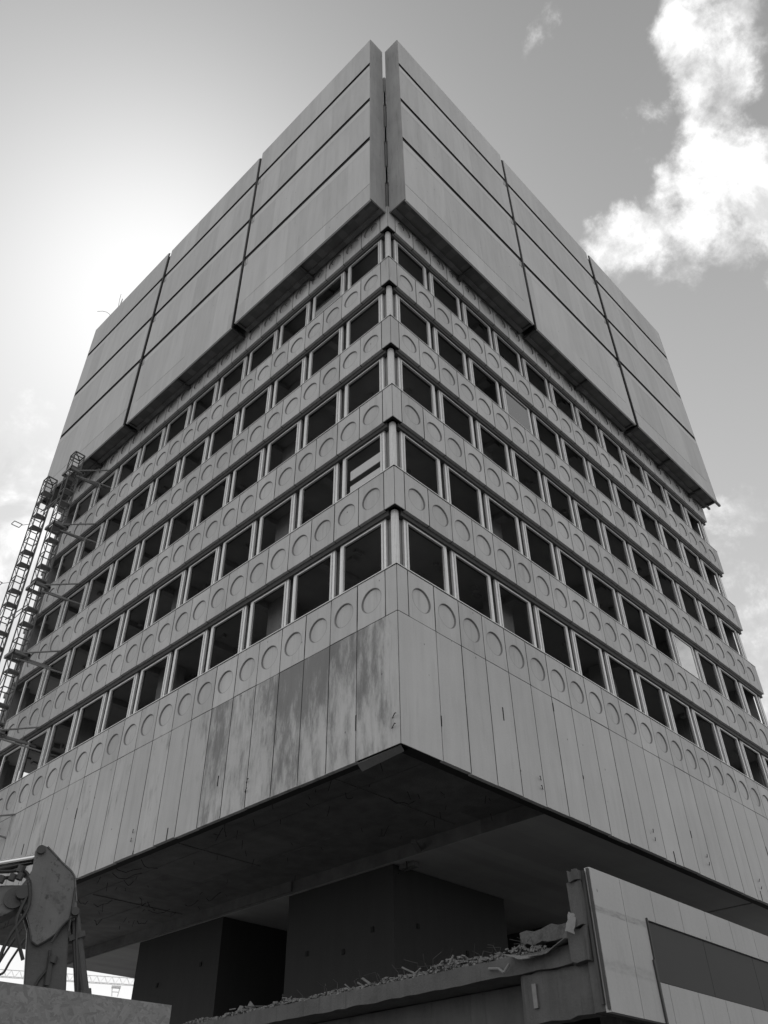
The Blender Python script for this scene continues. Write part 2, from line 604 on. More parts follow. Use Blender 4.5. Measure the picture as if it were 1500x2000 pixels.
def panel(mb, u0, u1, z0, z1, F, circle=True, gap=.017, depth=.10, rad=.345):
    a0, a1, c0, c1 = u0 + gap, u1 - gap, z0, z1
    k = len(mb.v)
    if not circle:
        mb.box(a0, a1, 0, depth, c0, c1, F)
        return
    n = 32
    cu, cz = (u0 + u1) / 2 + random.uniform(-.008, .008), (z0 + z1) / 2 + random.uniform(-.01, .01)
    outer = []
    for i in range(n):
        t_ = 2 * math.pi * (i + .5) / n
        cx_, cz_ = math.cos(t_), math.sin(t_)
        hw, hh = (a1 - a0) / 2, (c1 - c0) / 2
        sc = min(hw / abs(cx_) if cx_ else 9, hh / abs(cz_) if cz_ else 9)
        outer.append([cu + cx_ * sc, cz + cz_ * sc])
    # snap nearest samples to the four corners
    for sx in (a0, a1):
        for sz in (c0, c1):
            j = min(range(n), key=lambda q_: (outer[q_][0] - sx) ** 2 + (outer[q_][1] - sz) ** 2)
            outer[j] = [sx, sz]
    vs = [F(x_, 0, z_) for x_, z_ in outer]
    vs += [F(x_, depth, z_) for x_, z_ in outer]
    for rr, w_ in ((rad, 0), (rad - .02, .045), (rad + .013, 0)):
        for i in range(n):
            t_ = 2 * math.pi * (i + .5) / n
            vs.append(F(cu + math.cos(t_) * rr, w_, cz + math.sin(t_) * rr))
    fs = []
    for i in range(n):
        j = (i + 1) % n
        fs += [(i, j, 4 * n + j, 4 * n + i), (i, n + i, n + j, j)]
    fs.append(tuple(range(3 * n, 4 * n)))
    mb.add(vs, fs)
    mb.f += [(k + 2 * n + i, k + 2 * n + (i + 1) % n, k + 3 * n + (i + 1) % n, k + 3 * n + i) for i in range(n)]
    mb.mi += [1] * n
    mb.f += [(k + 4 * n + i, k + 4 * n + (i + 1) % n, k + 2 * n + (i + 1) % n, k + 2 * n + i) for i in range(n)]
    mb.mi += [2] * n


for F, side in ((RF, 'R'), (LF, 'L')):
    n_mod = 24 if side == 'R' else 23
    uend = WN + n_mod + (WN if side == 'R' else 0)
    for lv, zb in enumerate(ZB):
        mb = MB()
        zt = zb + BH
        mb.box(.026, WN - .017, 0, .019, zb, zt, F)
        for k in range(n_mod):
            panel(mb, WN + k, WN + k + 1, zb, zt, F)
        if side == 'R':
            mb.box(WN + n_mod + .011, uend, 0, .10, zb, zt, F)
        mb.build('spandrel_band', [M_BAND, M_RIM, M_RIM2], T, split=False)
        mb = MB()
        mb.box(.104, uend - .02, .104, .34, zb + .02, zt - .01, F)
        for k in range(n_mod + 1):
            mb.box(WN + k - .0168, WN + k + .0168, .007, .1035, zb + .012, zt - .008, F)
        mb.box(.03, uend - .02, .03, .1038, zt + .001, zt + .022, F)
        if side == 'R':
            mb.box(.022, .397, .022, .103, zb + .01, zt - .01)
            mb.box(.022, .103, .104, .397, zb + .01, zt - .01)
        mb.build('edge_beam', M_JOINT, T, split=False)
        if lv < 5:
            mb = MB()     # coping strip on top of the band
            mb.box(-.012, uend, -.018, .20, zt + .0225, zt + .05, F)
            mb.build('coping', M_ALU2, T)
    # plain skirt below
    mb = MB()
    zt = ZB[0] - .022
    edges = [0.025, WN + 1] + [WN + k for k in range(2, 24)] + [LEN]
    for k in range(len(edges) - 1):
        a0 = edges[k] + (.016 if k else 0)
        a1 = edges[k + 1] - .016
        dz = random.uniform(-.018, .014)
        mb.box(a0, a1, random.uniform(0, .006) if k else .0, .12 if k else .018, dz if k else 0, zt, F)
    sk = mb.build('skirt_cladding', M_SKIRT_R if side == 'R' else M_SKIRT_L, T, split=False)
    sk['label'] = 'clean smooth skirt panels of the right face' if side == 'R' else 'skirt panels of the left face with dark streaky water stains'
    mb = MB()
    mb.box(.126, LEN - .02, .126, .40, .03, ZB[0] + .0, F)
    mb.box(.022, 1.39, .0215, .12, .02, ZB[0] - .03, F) if side == 'R' else mb.box(.125, 1.39, .022, .12, .02, ZB[0] - .03, F)
    for k in range(2, 24):
        mb.box(WN + k - .0155, WN + k + .0155, .0075, .1255, .03, ZB[0] - .025, F)
    mb.box(.035, LEN - .03, .0085, .1258, ZB[0] - .0215, ZB[0] - .0005, F)
    mb.build('edge_beam', M_JOINT, T, split=False)

# rear sides: only beams and parapets left
rear = MB()
for zb in ZB[:6] + [.05]:
    rear.box(24.35, 24.8, .5, 24.3, zb, zb + 1.3)
    rear.box(8.0, 24.3, 24.35, 24.8, zb + .02, zb + 1.0)
rear.box(24.36, 24.6, .45, 3.2, .4, 21.0)
rear.build('rear_beam', M_BEAM, T)

# floor slabs
for lv in range(6):
    zs = ZB[lv] + .22
    mb = MB()
    mb.box(.35, 24.3, .35, 24.2, zs, zs + .30)
    if lv:
        for k in range(7):
            y_ = 3.4 + k * 3.0
            mb.box(.4, 24.2, y_, y_ + .25, zs - .22, zs - .002, mi=1)
        for k in range(3):
            x_ = 6 + k * 6.0
            mb.box(x_, x_ + .3, .5, 24.1, zs - .24, zs - .004, mi=1)
        for k in range(60):
            x_, y_ = random.choice([(random.uniform(.8, 3), random.uniform(1, 23)), (random.uniform(1, 23), random.uniform(.8, 3))])
            mb.box(x_, x_ + random.uniform(.05, .3), y_, y_ + random.uniform(.05, .25), zs - random.uniform(.05, .2), zs - .003, mi=1)
    mb.build('floor_slab', [M_SLAB, M_BEAM], T, split=False)

# inner columns and core
for F in (RF, LF):
    for u in (5.7, 11.7, 17.7, 23.9):
        for lv in range(5):
            mb = MB()
            mb.box(u, u + .7, .95, 1.55, ZB[lv] + .53, ZB[lv + 1] + .21, F)
            mb.build('column', M_BEAM, T)
mb = MB()
for lv in range(5):
    mb.box(8, 16.5, 8, 16.5, ZB[lv] + .53, ZB[lv + 1] + .21)
mb.build('lift_core', M_CORE, T)
# outer column exposed at the stripped left end
mb = MB()
mb.box(.25, .95, 23.55, 24.3, ZB[0] + .1, 20.9)
mb.build('corner_column', M_BEAM, T)
mb = MB()
for lv in range(6):
    mb.box(.3, .6, 22.9, 24.7, ZB[lv] - .05, ZB[lv] + .2)
mb.build('cantilever_stub', M_BEAM, T)

# solid storeys behind the hoarding
mb = MB()
mb.box(.06, 24.7, .06, 24.6, ZB[5] + .6, 33.3)
mb.build('upper_storeys', M_BEAM, T)
mb = MB()
for z_ in (23.6, 27.0, 30.4):
    for F in (RF, LF):
        mb.box(-.0, .5, 0, .055, z_, z_ + 1.2, F)
mb.build('upper_band', M_BAND, T)

# corner piers per window row
STRIPS = MB()
for lv in range(5):
    z0, z1 = ZB[lv] + BH + .036, ZB[lv + 1]
    mb = MB()
    mb.box(.17, .33, .17, .33, z0, z1)
    mb.box(.155, .175, .2, .3, z0, z1)
    mb.box(.2, .3, .155, .175, z0, z1)
    mb.build('corner_pier', M_ALU2, T, bevel=.03, split=False)
    mb = MB()
    for F in (RF, LF):
        mb.box(.332, .54, .27, .30, z0, z1, F)
    cp = mb.build('infill_panel', M_INFILL if lv < 4 else M_DARK, T)
    # far right corner too
    mb = MB()
    mb.box(LEN - .33, LEN - .17, .17, .33, z0, z1)
    mb.build('corner_pier', M_ALU2, T, bevel=.03, split=False)
    mb = MB()
    mb.box(LEN - .55, LEN - .332, .27, .30, z0, z1)
    mb.build('infill_panel', M_DINFILL, T)
    # pier strips between windows
    for F, nw in ((RF, 12), (LF, 11)):
        for k in range(1, nw):
            uc = WN + 2 * k
            STRIPS.box(uc - .15, uc + .15, .30, .34, z0, z1, F, mi=(k * 7 + lv * 3) % 2)
STRIPS.build('pier_strip', [M_DINFILL, M_DPIER], T)

# soffit strip above each row of windows (underside between panel and frame)
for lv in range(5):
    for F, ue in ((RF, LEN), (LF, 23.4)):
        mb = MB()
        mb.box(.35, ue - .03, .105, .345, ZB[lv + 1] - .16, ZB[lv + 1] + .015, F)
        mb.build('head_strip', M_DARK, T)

# windows: build one, copy the rest
WH = ZB[1] - (ZB[0] + BH) - .036
FW = 1.78


def frame_mesh(mb, hw, z0, z1, w0, w1, t_s, t_b, t_t):
    mb.box(-hw, -hw + t_s, w0, w1, z0, z1)
    mb.box(hw - t_s, hw, w0, w1, z0, z1)
    mb.box(-hw + t_s, hw - t_s, w0, w1, z0, z0 + t_b)
    mb.box(-hw + t_s, hw - t_s, w0, w1, z1 - t_t, z1)


mb = MB()
frame_mesh(mb, FW / 2, .002, WH - .15, .175, .25, .085, .045, .045)
W0 = mb.build('window', M_ALU)
mb = MB()
frame_mesh(mb, FW / 2 - .097, .056, WH - .203, .155, .215, .062, .06, .045)
S0 = mb.build('sash', M_ALU2)
mb = MB()
mb.box(-.80, .80, .06, .142, .02, .055)
mb.box(-.80, .80, .10, .142, -.0, .02)
L0 = mb.build('sill', M_ALU)
mb = MB()
mb.box(-.728, .728, .18, .188, .118, WH - .25)
G0 = mb.build('pane', M_GLASS)
mb = MB()
mb.box(-.60, .71, .235, .26, .80, 1.16)
mb.box(-.60, .71, .235, .26, .18, .56)
B0 = mb.build('board', M_WHITE)

cands = []
for lv in range(5):
    for side, nw in (('R', 12), ('L', 11)):
        for k in range(nw):
            u = WN + 1 + 2 * k
            P = Vector((u, 0, ZB[lv] + BH + 1)) if side == 'R' else Vector((0, u, ZB[lv] + BH + 1))
            dv = P - CP
            nrm = Vector((0, 1, 0)) if side == 'R' else Vector((1, 0, 0))
            area = abs(dv.normalized().dot(nrm)) / dv.length_squared
            cands.append((area, lv, side, k))
cands.sort(reverse=True)
GLAZED = {('R', 1, 8), ('R', 3, 3), ('L', 4, 1)}
BOARDED = {('L', 1, 0)}
rest = MB()
protos = {'w': W0, 's': S0, 'l': L0, 'g': G0, 'b': B0}
first = True
for idx, (ar, lv, side, k) in enumerate(cands):
    u = WN + 1 + 2 * k
    z = ZB[lv] + BH + .036
    if idx < 100:
        if side == 'R':
            mw = Matrix.Translation((u, 0, z))
        else:
            mw = Matrix.Translation((0, u, z)) @ Matrix.Rotation(-math.pi / 2, 4, 'Z')
        kids = ['s', 'l']
        if (side, lv, k) in GLAZED:
            kids.append('g')
        if (side, lv, k) in BOARDED:
            kids.append('b')
        if first:
            wo = W0
        else:
            wo = W0.copy()
            COL.objects.link(wo)
        wo.matrix_basis = mw
        if (side, lv, k) in GLAZED:
            wo['label'] = 'window with its glass still in, reflecting pale sky'
        if (side, lv, k) in BOARDED:
            wo['label'] = 'window with two pale boards across the inside'
        attach(wo, T)
        for c_ in kids:
            src = protos[c_]
            if c_ in ('s', 'l') and first:
                co = src
            elif src.get('used') is None and c_ in ('g', 'b'):
                co = src
                src['used'] = 1
            else:
                co = src.copy()
                COL.objects.link(co)
            co.matrix_basis = Matrix()
            co.parent = wo
            co.matrix_parent_inverse = Matrix()
        first = False
    else:
        def F2(x_, w_, zz, side=side, u=u, z=z):
            return (u + x_, w_, z + zz) if side == 'R' else (w_, u + x_, z + zz)
        hw = FW / 2
        for (h_, a0, a1, w0, w1, ts, tb, tt) in ((hw, .002, WH - .15, .175, .25, .085, .045, .045), (hw - .097, .056, WH - .203, .155, .215, .062, .06, .045)):
            rest.box(-h_, -h_ + ts, w0, w1, a0, a1, F2)
            rest.box(h_ - ts, h_, w0, w1, a0, a1, F2)
            rest.box(-h_ + ts, h_ - ts, w0, w1, a0, a0 + tb, F2)
            rest.box(-h_ + ts, h_ - ts, w0, w1, a1 - tt, a1, F2)
ro = rest.build('window', M_ALU, T, split=False)
ro['kind'] = 'stuff'
for o_ in (G0, B0):
    if 'used' in o_:
        del o_['used']

# ceiling below the tower
mb = MB()
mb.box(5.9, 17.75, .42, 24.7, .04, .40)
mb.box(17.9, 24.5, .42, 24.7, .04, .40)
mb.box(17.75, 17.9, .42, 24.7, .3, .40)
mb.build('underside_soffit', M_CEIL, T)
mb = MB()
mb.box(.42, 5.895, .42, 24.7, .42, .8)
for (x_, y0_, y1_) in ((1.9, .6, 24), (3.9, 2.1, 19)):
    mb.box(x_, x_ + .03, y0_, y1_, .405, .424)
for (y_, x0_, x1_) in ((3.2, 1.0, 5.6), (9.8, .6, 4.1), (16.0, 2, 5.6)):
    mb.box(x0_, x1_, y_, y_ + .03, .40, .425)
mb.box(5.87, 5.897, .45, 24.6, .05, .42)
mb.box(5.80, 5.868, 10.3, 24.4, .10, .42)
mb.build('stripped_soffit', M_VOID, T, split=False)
mb = MB()
for k in range(75):
    x_, y_ = random.uniform(.6, 5.7), random.uniform(.6, 22)
    l_ = random.uniform(.05, .28)
    mb.tube((x_, y_, .43), (x_ + random.uniform(-.1, .1), y_ + random.uniform(-.1, .1), .43 - l_), .008, .006, 5)
for k in range(20):
    x_, y_ = random.uniform(1, 5), random.uniform(1, 20)
    an = random.uniform(0, 6.28)
    ln = random.uniform(.3, 1.0)
    mb.path([(x_ + math.cos(an) * ln * t_, y_ + math.sin(an) * ln * t_ + random.uniform(-.05, .05), .41 - random.uniform(.05, .2) * math.sin(3.14 * t_)) for t_ in (0, .25, .5, .75, 1)], .009, 5)
mb.path([(6.2, 5.6, .1), (5.8, 5.2, -.3), (5.2, 5.0, -.6)], .02, 5)
mb.build('hanging_wire', M_JOINT, T)
mb = MB()   # loose strip of soffit board at the corner
mb.add([(.06, 1.42, -.03), (.30, 1.50, -.12), (.26, .16, -.07), (.10, .10, -.01), (.06, 1.42, -.01), (.30, 1.50, -.09), (.26, .16, -.04), (.10, .10, .02)],
       [(0, 1, 2, 3), (4, 7, 6, 5), (0, 4, 5, 1), (1, 5, 6, 2), (2, 6, 7, 3), (3, 7, 4, 0)])
mb.build('loose_board', M_BEAM, T)
mb = MB()
mb.box(6.2, 6.45, 5.3, 5.9, -.1, .03)
mb.bar((5.2, 4.4, .15), (6.6, 5.2, .1), .14, .1)
mb.build('broken_edge_trim', M_VOID, T)

# concrete stems carrying the tower
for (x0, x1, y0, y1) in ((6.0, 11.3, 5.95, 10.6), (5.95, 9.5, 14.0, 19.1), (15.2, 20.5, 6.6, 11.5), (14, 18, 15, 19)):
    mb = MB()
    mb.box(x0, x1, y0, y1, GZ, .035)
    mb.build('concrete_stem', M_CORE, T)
mb = MB()
mb.box(9.3, 9.75, 24.1, 24.6, GZ, .035)
mb.box(9.85, 10.1, 24.1, 24.6, GZ, .035)
mb.build('rear_column', M_BEAM, T)
mb = MB()
for (x_, y_, z_) in ((5.985, 6.8, -1.6), (5.985, 8.0, -2.0), (5.985, 9.6, -1.8), (7.0, 5.935, -1.5), (9.2, 5.935, -1.9), (5.935, 15, -1.3), (5.935, 17.5, -1.6)):
    mb.box(x_ - .02, x_ + .02, y_ - .05, y_ + .05, z_ - .07, z_ + .07) if x_ < 6.2 else mb.box(x_ - .05, x_ + .05, y_ - .02, y_ + .02, z_ - .07, z_ + .07)
mb.build('tie_socket', M_JOINT, T)

# anchor hooks on the skirt
mb = MB()


def hook(F, u, z, dr=1):
    mb.path([F(u, .0, z), F(u - .18 * dr, -.10, z + .03), F(u - .22 * dr, -.11, z + .01)], .011, 5)


for F, us in ((RF, (5.3, 10.9, 14.2, 17.9)), (LF, (.25, 5.42, 10.63))):
    for u in us:
        hook(F, u, .66)
        hook(F, u + .02, .42)
mb.build('anchor_hook', M_DARK, T)
mb = MB()
for F in (RF, LF):
    for k in range(24):
        if random.random() < .45:
            u = WN + k + random.choice([.0, random.uniform(.2, .8)])
            z_ = random.choice([0.0, random.uniform(.3, 1.5), random.uniform(1.5, 3)])
            mb.box(u - .012, u + .014, -.012, .0, z_ + .01, z_ + random.uniform(.1, .4), F)
mb.build('sealant_tear', M_JOINT, T)
mb = MB()
for F in (RF, LF):
    for k in range(24):
        if random.random() < .8:
            u = WN + k + random.uniform(.3, .7)
            mb.path([F(u, -.002, 21.25), F(u + random.uniform(-.05, .05), -.05, 21.1), F(u + random.uniform(-.05, .08), -.03, 20.98)], .018, 5)
mb.build('fixing_hook', M_DARK, T)

# ------------------------------------------------------------------ climbing protection screen (six panels)
HB, HT = 21.33, 36.0
GR = (25.95, 29.50, 33.12)
DD = .833
J = {'L': (.13, 8.37, 16.74, 24.93), 'R': (.125, 8.31, 16.65, 24.84)}
words = {('L', 0): 'first grey screen panel left of the corner on the tower top', ('L', 1): 'middle grey screen panel on the left face of the tower',
         ('L', 2): 'outermost grey screen panel at the left end of the tower top', ('R', 0): 'first grey screen panel right of the corner on the tower top',
         ('R', 1): 'middle grey screen panel on the right face of the tower', ('R', 2): 'outermost grey screen panel at the right end of the tower top'}
for side, F in (('L', LF), ('R', RF)):
    for k in range(3):
        u0, u1 = J[side][k], J[side][k + 1]
        if k:
            u0 += .18
        if k < 2:
            u1 -= .11
        dw = DD + (.0, -.03, .0)[k] + 0.0
        cx_, cy_ = F((u0 + u1) / 2, -dw, 0)[:2]
        H = thing('protection_screen', words[(side, k)], 'screen', (cx_, cy_, HB), 'screens wrapped round the tower top')
        dz = (0, -.03, .02)[k]
        z0, z1 = HB + dz, HT + (0, -.12, -.1)[k]
        mb = MB()
        cuts = [z0 + .05] + list(GR) + [z1]
        for i in range(4):
            a = cuts[i] + (0 if i == 0 else .34)
            c = cuts[i + 1] - (0 if i == 3 else .0)
            mb.box(u0, u1, -dw, -dw + .05, a, c, F)
        mb.build('sheet', M_HOARD, H)
        mb = MB()
        for gz in GR:
            mb.box(u0 + .01, u1 - .01, -dw + .04, -dw + .10, gz - .02, gz + .36, F)
            mb.box(u0 + .01, u1 - .01, -dw + .001, -dw + .039, gz + .32, gz + .339, F)
        mb.build('groove', M_JOINT, H)
        mb = MB()
        # pale strip beneath each groove, proud of the sheet
        for gz in GR:
            uu = u0 + .02
            while uu < u1 - .1:
                ue = min(uu + 2.48, u1 - .02)
                mb.box(uu, ue, -dw - .006, -dw - .001, gz - .42, gz - .004, F)
                uu = ue + .01
        mb.build('pale_strip', M_HLIGHT, H)
        # bottom seam
        mb = MB()
        if k != 1:
            mb.box(u0 + .01, u0 + (u1 - u0) * .5, -dw - .004, -dw + .0, z0 + 1.17, z0 + 1.185, F)
        mb.box(u0 + (u1 - u0) * .45, u1 - .5, -dw - .004, -dw + .0, z0 + 1.17, z0 + 1.18, F)
        mb.box(u0 + .01, u1 - .01, -dw - .004, -dw + .06, z0 + .04, z0 + .055, F)
        mb.build('seam', M_DARK, H)
        mb = MB()
        mb.box(u0, u1, -dw - .012, -dw + .06, z0 - .01, z0 + .04, F)
        mb.build('bottom_trim', M_HLIGHT, H)
        # underside
        mb = MB()
        mb.box(u0 + .03, u1 - .03, -dw + .07, -.30, z0 + .10, z0 + .14, F)
        mb.build('underside_board', M_BOARD, H)
        mb = MB()
        mb.box(u0 + .02, u1 - .02, -.30, -.12, z0 + .0, z0 + .16, F)
        mb.box(u0 + .02, u1 - .02, -.11, -.03, z0 + .12, z0 + .24, F)
        mb.build('inner_beam', M_BOARD, H)
        mb = MB()
        um = (u0 + u1) / 2
        for uu in ((um,) if k < 2 else (um - .8, u1 - 1.6)):
            mb.box(uu - .05, uu + .05, -dw + .07, -.02, z0 - .02, z0 + .10, F)
            mb.box(uu - .09, uu + .09, -.34, -.01, z0 - .14, z0 - .0, F)
        for uu in ([u0 + .06] if k else []) + [u1 - .06]:
            mb.box(uu - .05, uu + .05, -dw + .07, -.02, z0 + .02, z0 + .11, F)
        mb.build('cross_beam', M_DARK, H)
        mb = MB()
        if k == 0:      # return at the building corner
            mb.box(u0 - .05, u0 - .002, -dw + .001, -.02, z0 + .05, z1 - .0, F)
            ob = mb.build('return_panel', M_HEND, H)
        else:
            mb.box(u0 - .03, u0 + .03, -dw + .02, -dw + .09, z0 + .05, z1 - .02, F)
            mb.box(u0 - .08, u0 - .035, -dw + .03, -dw + .07, z0 + 2.0, z1 - .02, F)
            mb.build('edge_post', M_DARK, H)
        mb = MB()
        if k == 2:
            mb.box(u1 + .002, u1 + .05, -dw + .001, -.02, z0 + .05, z1, F)
            mb.build('return_panel', M_HEND, H)
            mb = MB()
            mb.box(u1 - .2, u1 + .35, -dw - .02, -dw + .10, z0 - .08, z0 + .05, F)
            mb.box(u1 - .2, u1 + .15, -.34, -.24, z0 - .12, z0 - .01, F)
            mb.build('beam_end', M_BEAM, H)
        if k < 2:
            mb = MB()
            mb.box(u1 - .3, u1 + 1.3, -dw + .13, -dw + .17, z0 + .3, z1 - .06, F)
            mb.build('joint_strip', M_JOINT, H)
        # latches at the joints
        if k < 2:
            mb = MB()
            for gz in GR:
                mb.box(u1 - .22, u1 - .20, -dw - .012, -dw, gz - .52, gz + .0, F)
                mb.box(u1 - .10, u1 - .07, -dw - .02, -dw, gz - .50, gz - .02, F)
            mb.build('latch', M_DARK, H)

# weeds on the roof edge
wd = MB()
for (y_, dx, dy, hh) in ((22.6, -.2, -.25, 1.2), (22.5, .1, .2, 1.35), (23.4, -.6, 1.0, .95), (22.55, .0, -.1, 1.0)):
    a = Vector((-.7, y_, 35.9))
    pts = [a]
    for i in range(1, 5):
        t_ = i / 4
        pts.append(a + Vector((dx * t_, dy * t_ * t_, hh * t_)))
    wd.path(pts, .014, 5)
wd.build('rooftop_twigs', M_TRUNK)
tag(bpy.data.objects['rooftop_twigs'], 'thin bare twigs sprouting above the left roof edge', 'twigs')

# ------------------------------------------------------------------ hoist masts at the left
def mast(y_, top, label, ties):
    X = -1.22
    H = thing('hoist_mast', label, 'hoist mast', (X, y_, GZ), 'twin hoist masts')
    hw = .25
    mb = MB()
    for sx in (-1, 1):
        for sy in (-1, 1):
            mb.tube((X + sx * hw, y_ + sy * hw, GZ), (X + sx * hw, y_ + sy * hw, top), .03, .03, 8)
    mb.build('upright', M_STEELD, H)
    rg = MB()
    pl = MB()
    z_ = GZ + .5
    i = 0
    while z_ < top - .1:
        c = [(X - hw, y_ - hw), (X + hw, y_ - hw), (X + hw, y_ + hw), (X - hw, y_ + hw)]
        for j in range(4):
            a, e_ = c[j], c[(j + 1) % 4]
            rg.bar((a[0], a[1], z_), (e_[0], e_[1], z_), .03, .04)
            zz = z_ + .72
            if zz < top:
                if j in (1, 3):
                    if i % 2:
                        rg.tube((a[0], a[1], z_), (e_[0], e_[1], zz), .016, .016, 6)
                    else:
                        rg.tube((e_[0], e_[1], z_), (a[0], a[1], zz), .016, .016, 6)
        if z_ + .8 < top and i % 3 != 2:   # horizontal gusset plate with a cut corner
            q_ = .03
            pl.add([(X - hw, y_ - hw, z_ + .04), (X + hw, y_ - hw, z_ + .04), (X + hw, y_ + .08, z_ + .04), (X - hw, y_ + hw, z_ + .04),
                    (X - hw, y_ - hw, z_ + .04 + q_), (X + hw, y_ - hw, z_ + .04 + q_), (X + hw, y_ + .08, z_ + .04 + q_), (X - hw, y_ + hw, z_ + .04 + q_)],
                   [(0, 1, 2, 3), (4, 7, 6, 5), (0, 4, 5, 1), (1, 5, 6, 2), (2, 6, 7, 3), (3, 7, 4, 0)])
        z_ += .75
        i += 1
    # head frame
    rg.bar((X - hw, y_ - hw, top), (X + hw, y_ + hw, top), .04, .04)
    rg.bar((X - hw, y_ - hw, top), (X + hw, y_ - hw, top), .05, .05)
    rg.bar((X + hw, y_ - hw, top), (X + hw, y_ + hw, top), .05, .05)
    rg.bar((X - hw, y_ + hw, top), (X + hw, y_ + hw, top), .05, .05)
    rg.bar((X - hw, y_ + hw, top), (X - hw, y_ - hw, top), .05, .05)
    rg.build('bracing', M_STEELD, H, split=False)
    pl.build('gusset_plate', M_STEEL, H)
    mb = MB()
    mb.bar((X + hw + .05, y_ - .05, GZ), (X + hw + .05, y_ - .05, top - .3), .05, .08)
    mb.build('rack_rail', M_STEEL, H)
    mb = MB()
    for zt in ties:
        mb.tube((X + .1, y_ - .4, zt - .02), (.22, y_ - 1.35, zt + .25), .035, .035, 8)
        mb.tube((X + .1, y_ - .3, zt - .3), (1.4, y_ - 1.7, zt - .9), .035, .035, 8)
        mb.box(X - .32, X + .38, y_ - .42, y_ - .30, zt - .12, zt + .02)
        mb.box(X - .32, X + .38, y_ + .30, y_ + .42, zt - .12, zt + .02)
        mb.box(X - .34, X - .28, y_ - .42, y_ + .42, zt - .12, zt + .02)
        mb.box(X + .30, X + .42, y_ - .42, y_ + .42, zt - .14, zt + .04)
        mb.bar((X + .35, y_, zt - .05), (.5, y_ - .2, zt - .1), .10, .10)
    if ties:
        mb.build('wall_tie', M_STEEL, H)
    return H


ties = (20.2, 16.8, 13.4, 10.0, 6.6, 3.2)
m1 = mast(20.35, 21.35, 'near lattice hoist mast tied to the left facade by steel tubes', ties)
m2 = mast(23.05, 21.4, 'far lattice hoist mast standing free against bright sky at the left', ())
mb = MB()
for z_ in (18.9, 12.6, 6.5):
    mb.tube((-1.3, 20.6, z_), (-1.3, 22.8, z_ + .2), .025, .025, 6)
    mb.tube((-1.45, 20.6, z_ - .4), (-1.2, 22.8, z_ - .1), .02, .02, 6)
mb.build('link_rod', M_STEEL, m2)
for z_ in (18.4, 14.9):
    mb = MB()
    cx_, cy_ = -1.95, 23.6
    q_ = [(cx_ - .2, cy_ - .17, z_), (cx_ + .2, cy_ - .17, z_), (cx_ + .2, cy_ + .17, z_), (cx_ - .2, cy_ + .17, z_)]
    for i in range(4):
        mb.bar(q_[i], q_[(i + 1) % 4], .03, .03)
    mb.bar((cx_ + .2, cy_ - .1, z_), (-1.45, 23.1, z_ + .02), .018, .018)
    mb.build('guide_frame', M_STEEL, m2)

# ------------------------------------------------------------------ annex at lower right
A = thing('annex_building', 'low concrete annex with pale panelled facade and broken roof slab at lower right', 'building', (8, -2, GZ))
AX0, AY, AZT, AZB = .2, -4.0, -3.42, -5.52
mb = MB()
ed = [.2, 1.13] + [1.13 + 1.02 * i for i in range(1, 24)]
S0_, S1_, SZ0, SZ1 = 1.83, 40, -4.92, -3.96      # dark sign band
for k in range(len(ed) - 1):
    a0 = ed[k] + (.008 if k else 0)
    a1 = ed[k + 1] - .008
    if a1 <= S0_:
        mb.box(a0, a1, AY, AY + .10, AZB, AZT)
    elif a0 < S0_:
        mb.box(a0, S0_ - .04, AY, AY + .10, AZB, AZT)
        mb.box(S0_ - .04, a1, AY, AY + .10, SZ1, AZT)
        mb.box(S0_ - .04, a1, AY, AY + .10, AZB, SZ0)
    else:
        mb.box(a0, a1, AY, AY + .10, SZ1, AZT)
        mb.box(a0, a1, AY, AY + .10, AZB - .02, SZ0)
mb.build('facade_panel', M_ANNEX, A, split=False)
mb = MB()
mb.box(AX0 + .01, 24, AY + .104, AY + .30, AZB + .02, AZT - .03)
mb.build('facade_backing', M_DECK, A)
mb = MB()
k = S0_ + .03
while k < 24:
    mb.box(k, min(k + 2.03, 24), AY + .03, AY + .05, SZ0 + .02, SZ1 - .02)
    k += 2.042
mb.build('dark_panel', M_SIGN, A)
mb = MB()
mb.box(S0_ - .035, S0_ - .005, AY - .03, AY + .06, AZB - .12, SZ1 + .02)
mb.bar((S0_ - .06, AY - .02, -4.6), (S0_ - .02, AY - .02, AZB - .1), .03, .05)
mb.build('panel_frame', M_DARK, A)
# wall end: layered broken edge
mb = MB()
mb.box(AX0 - .035, AX0 + .008, AY + .012, AY + .05, AZB + .03, AZT - .02)
mb.box(AX0 - .06, AX0 - .005, AY + .09, AY + .14, AZB + .1, AZT - .05)
mb.build('steel_edge', M_DARK, A)


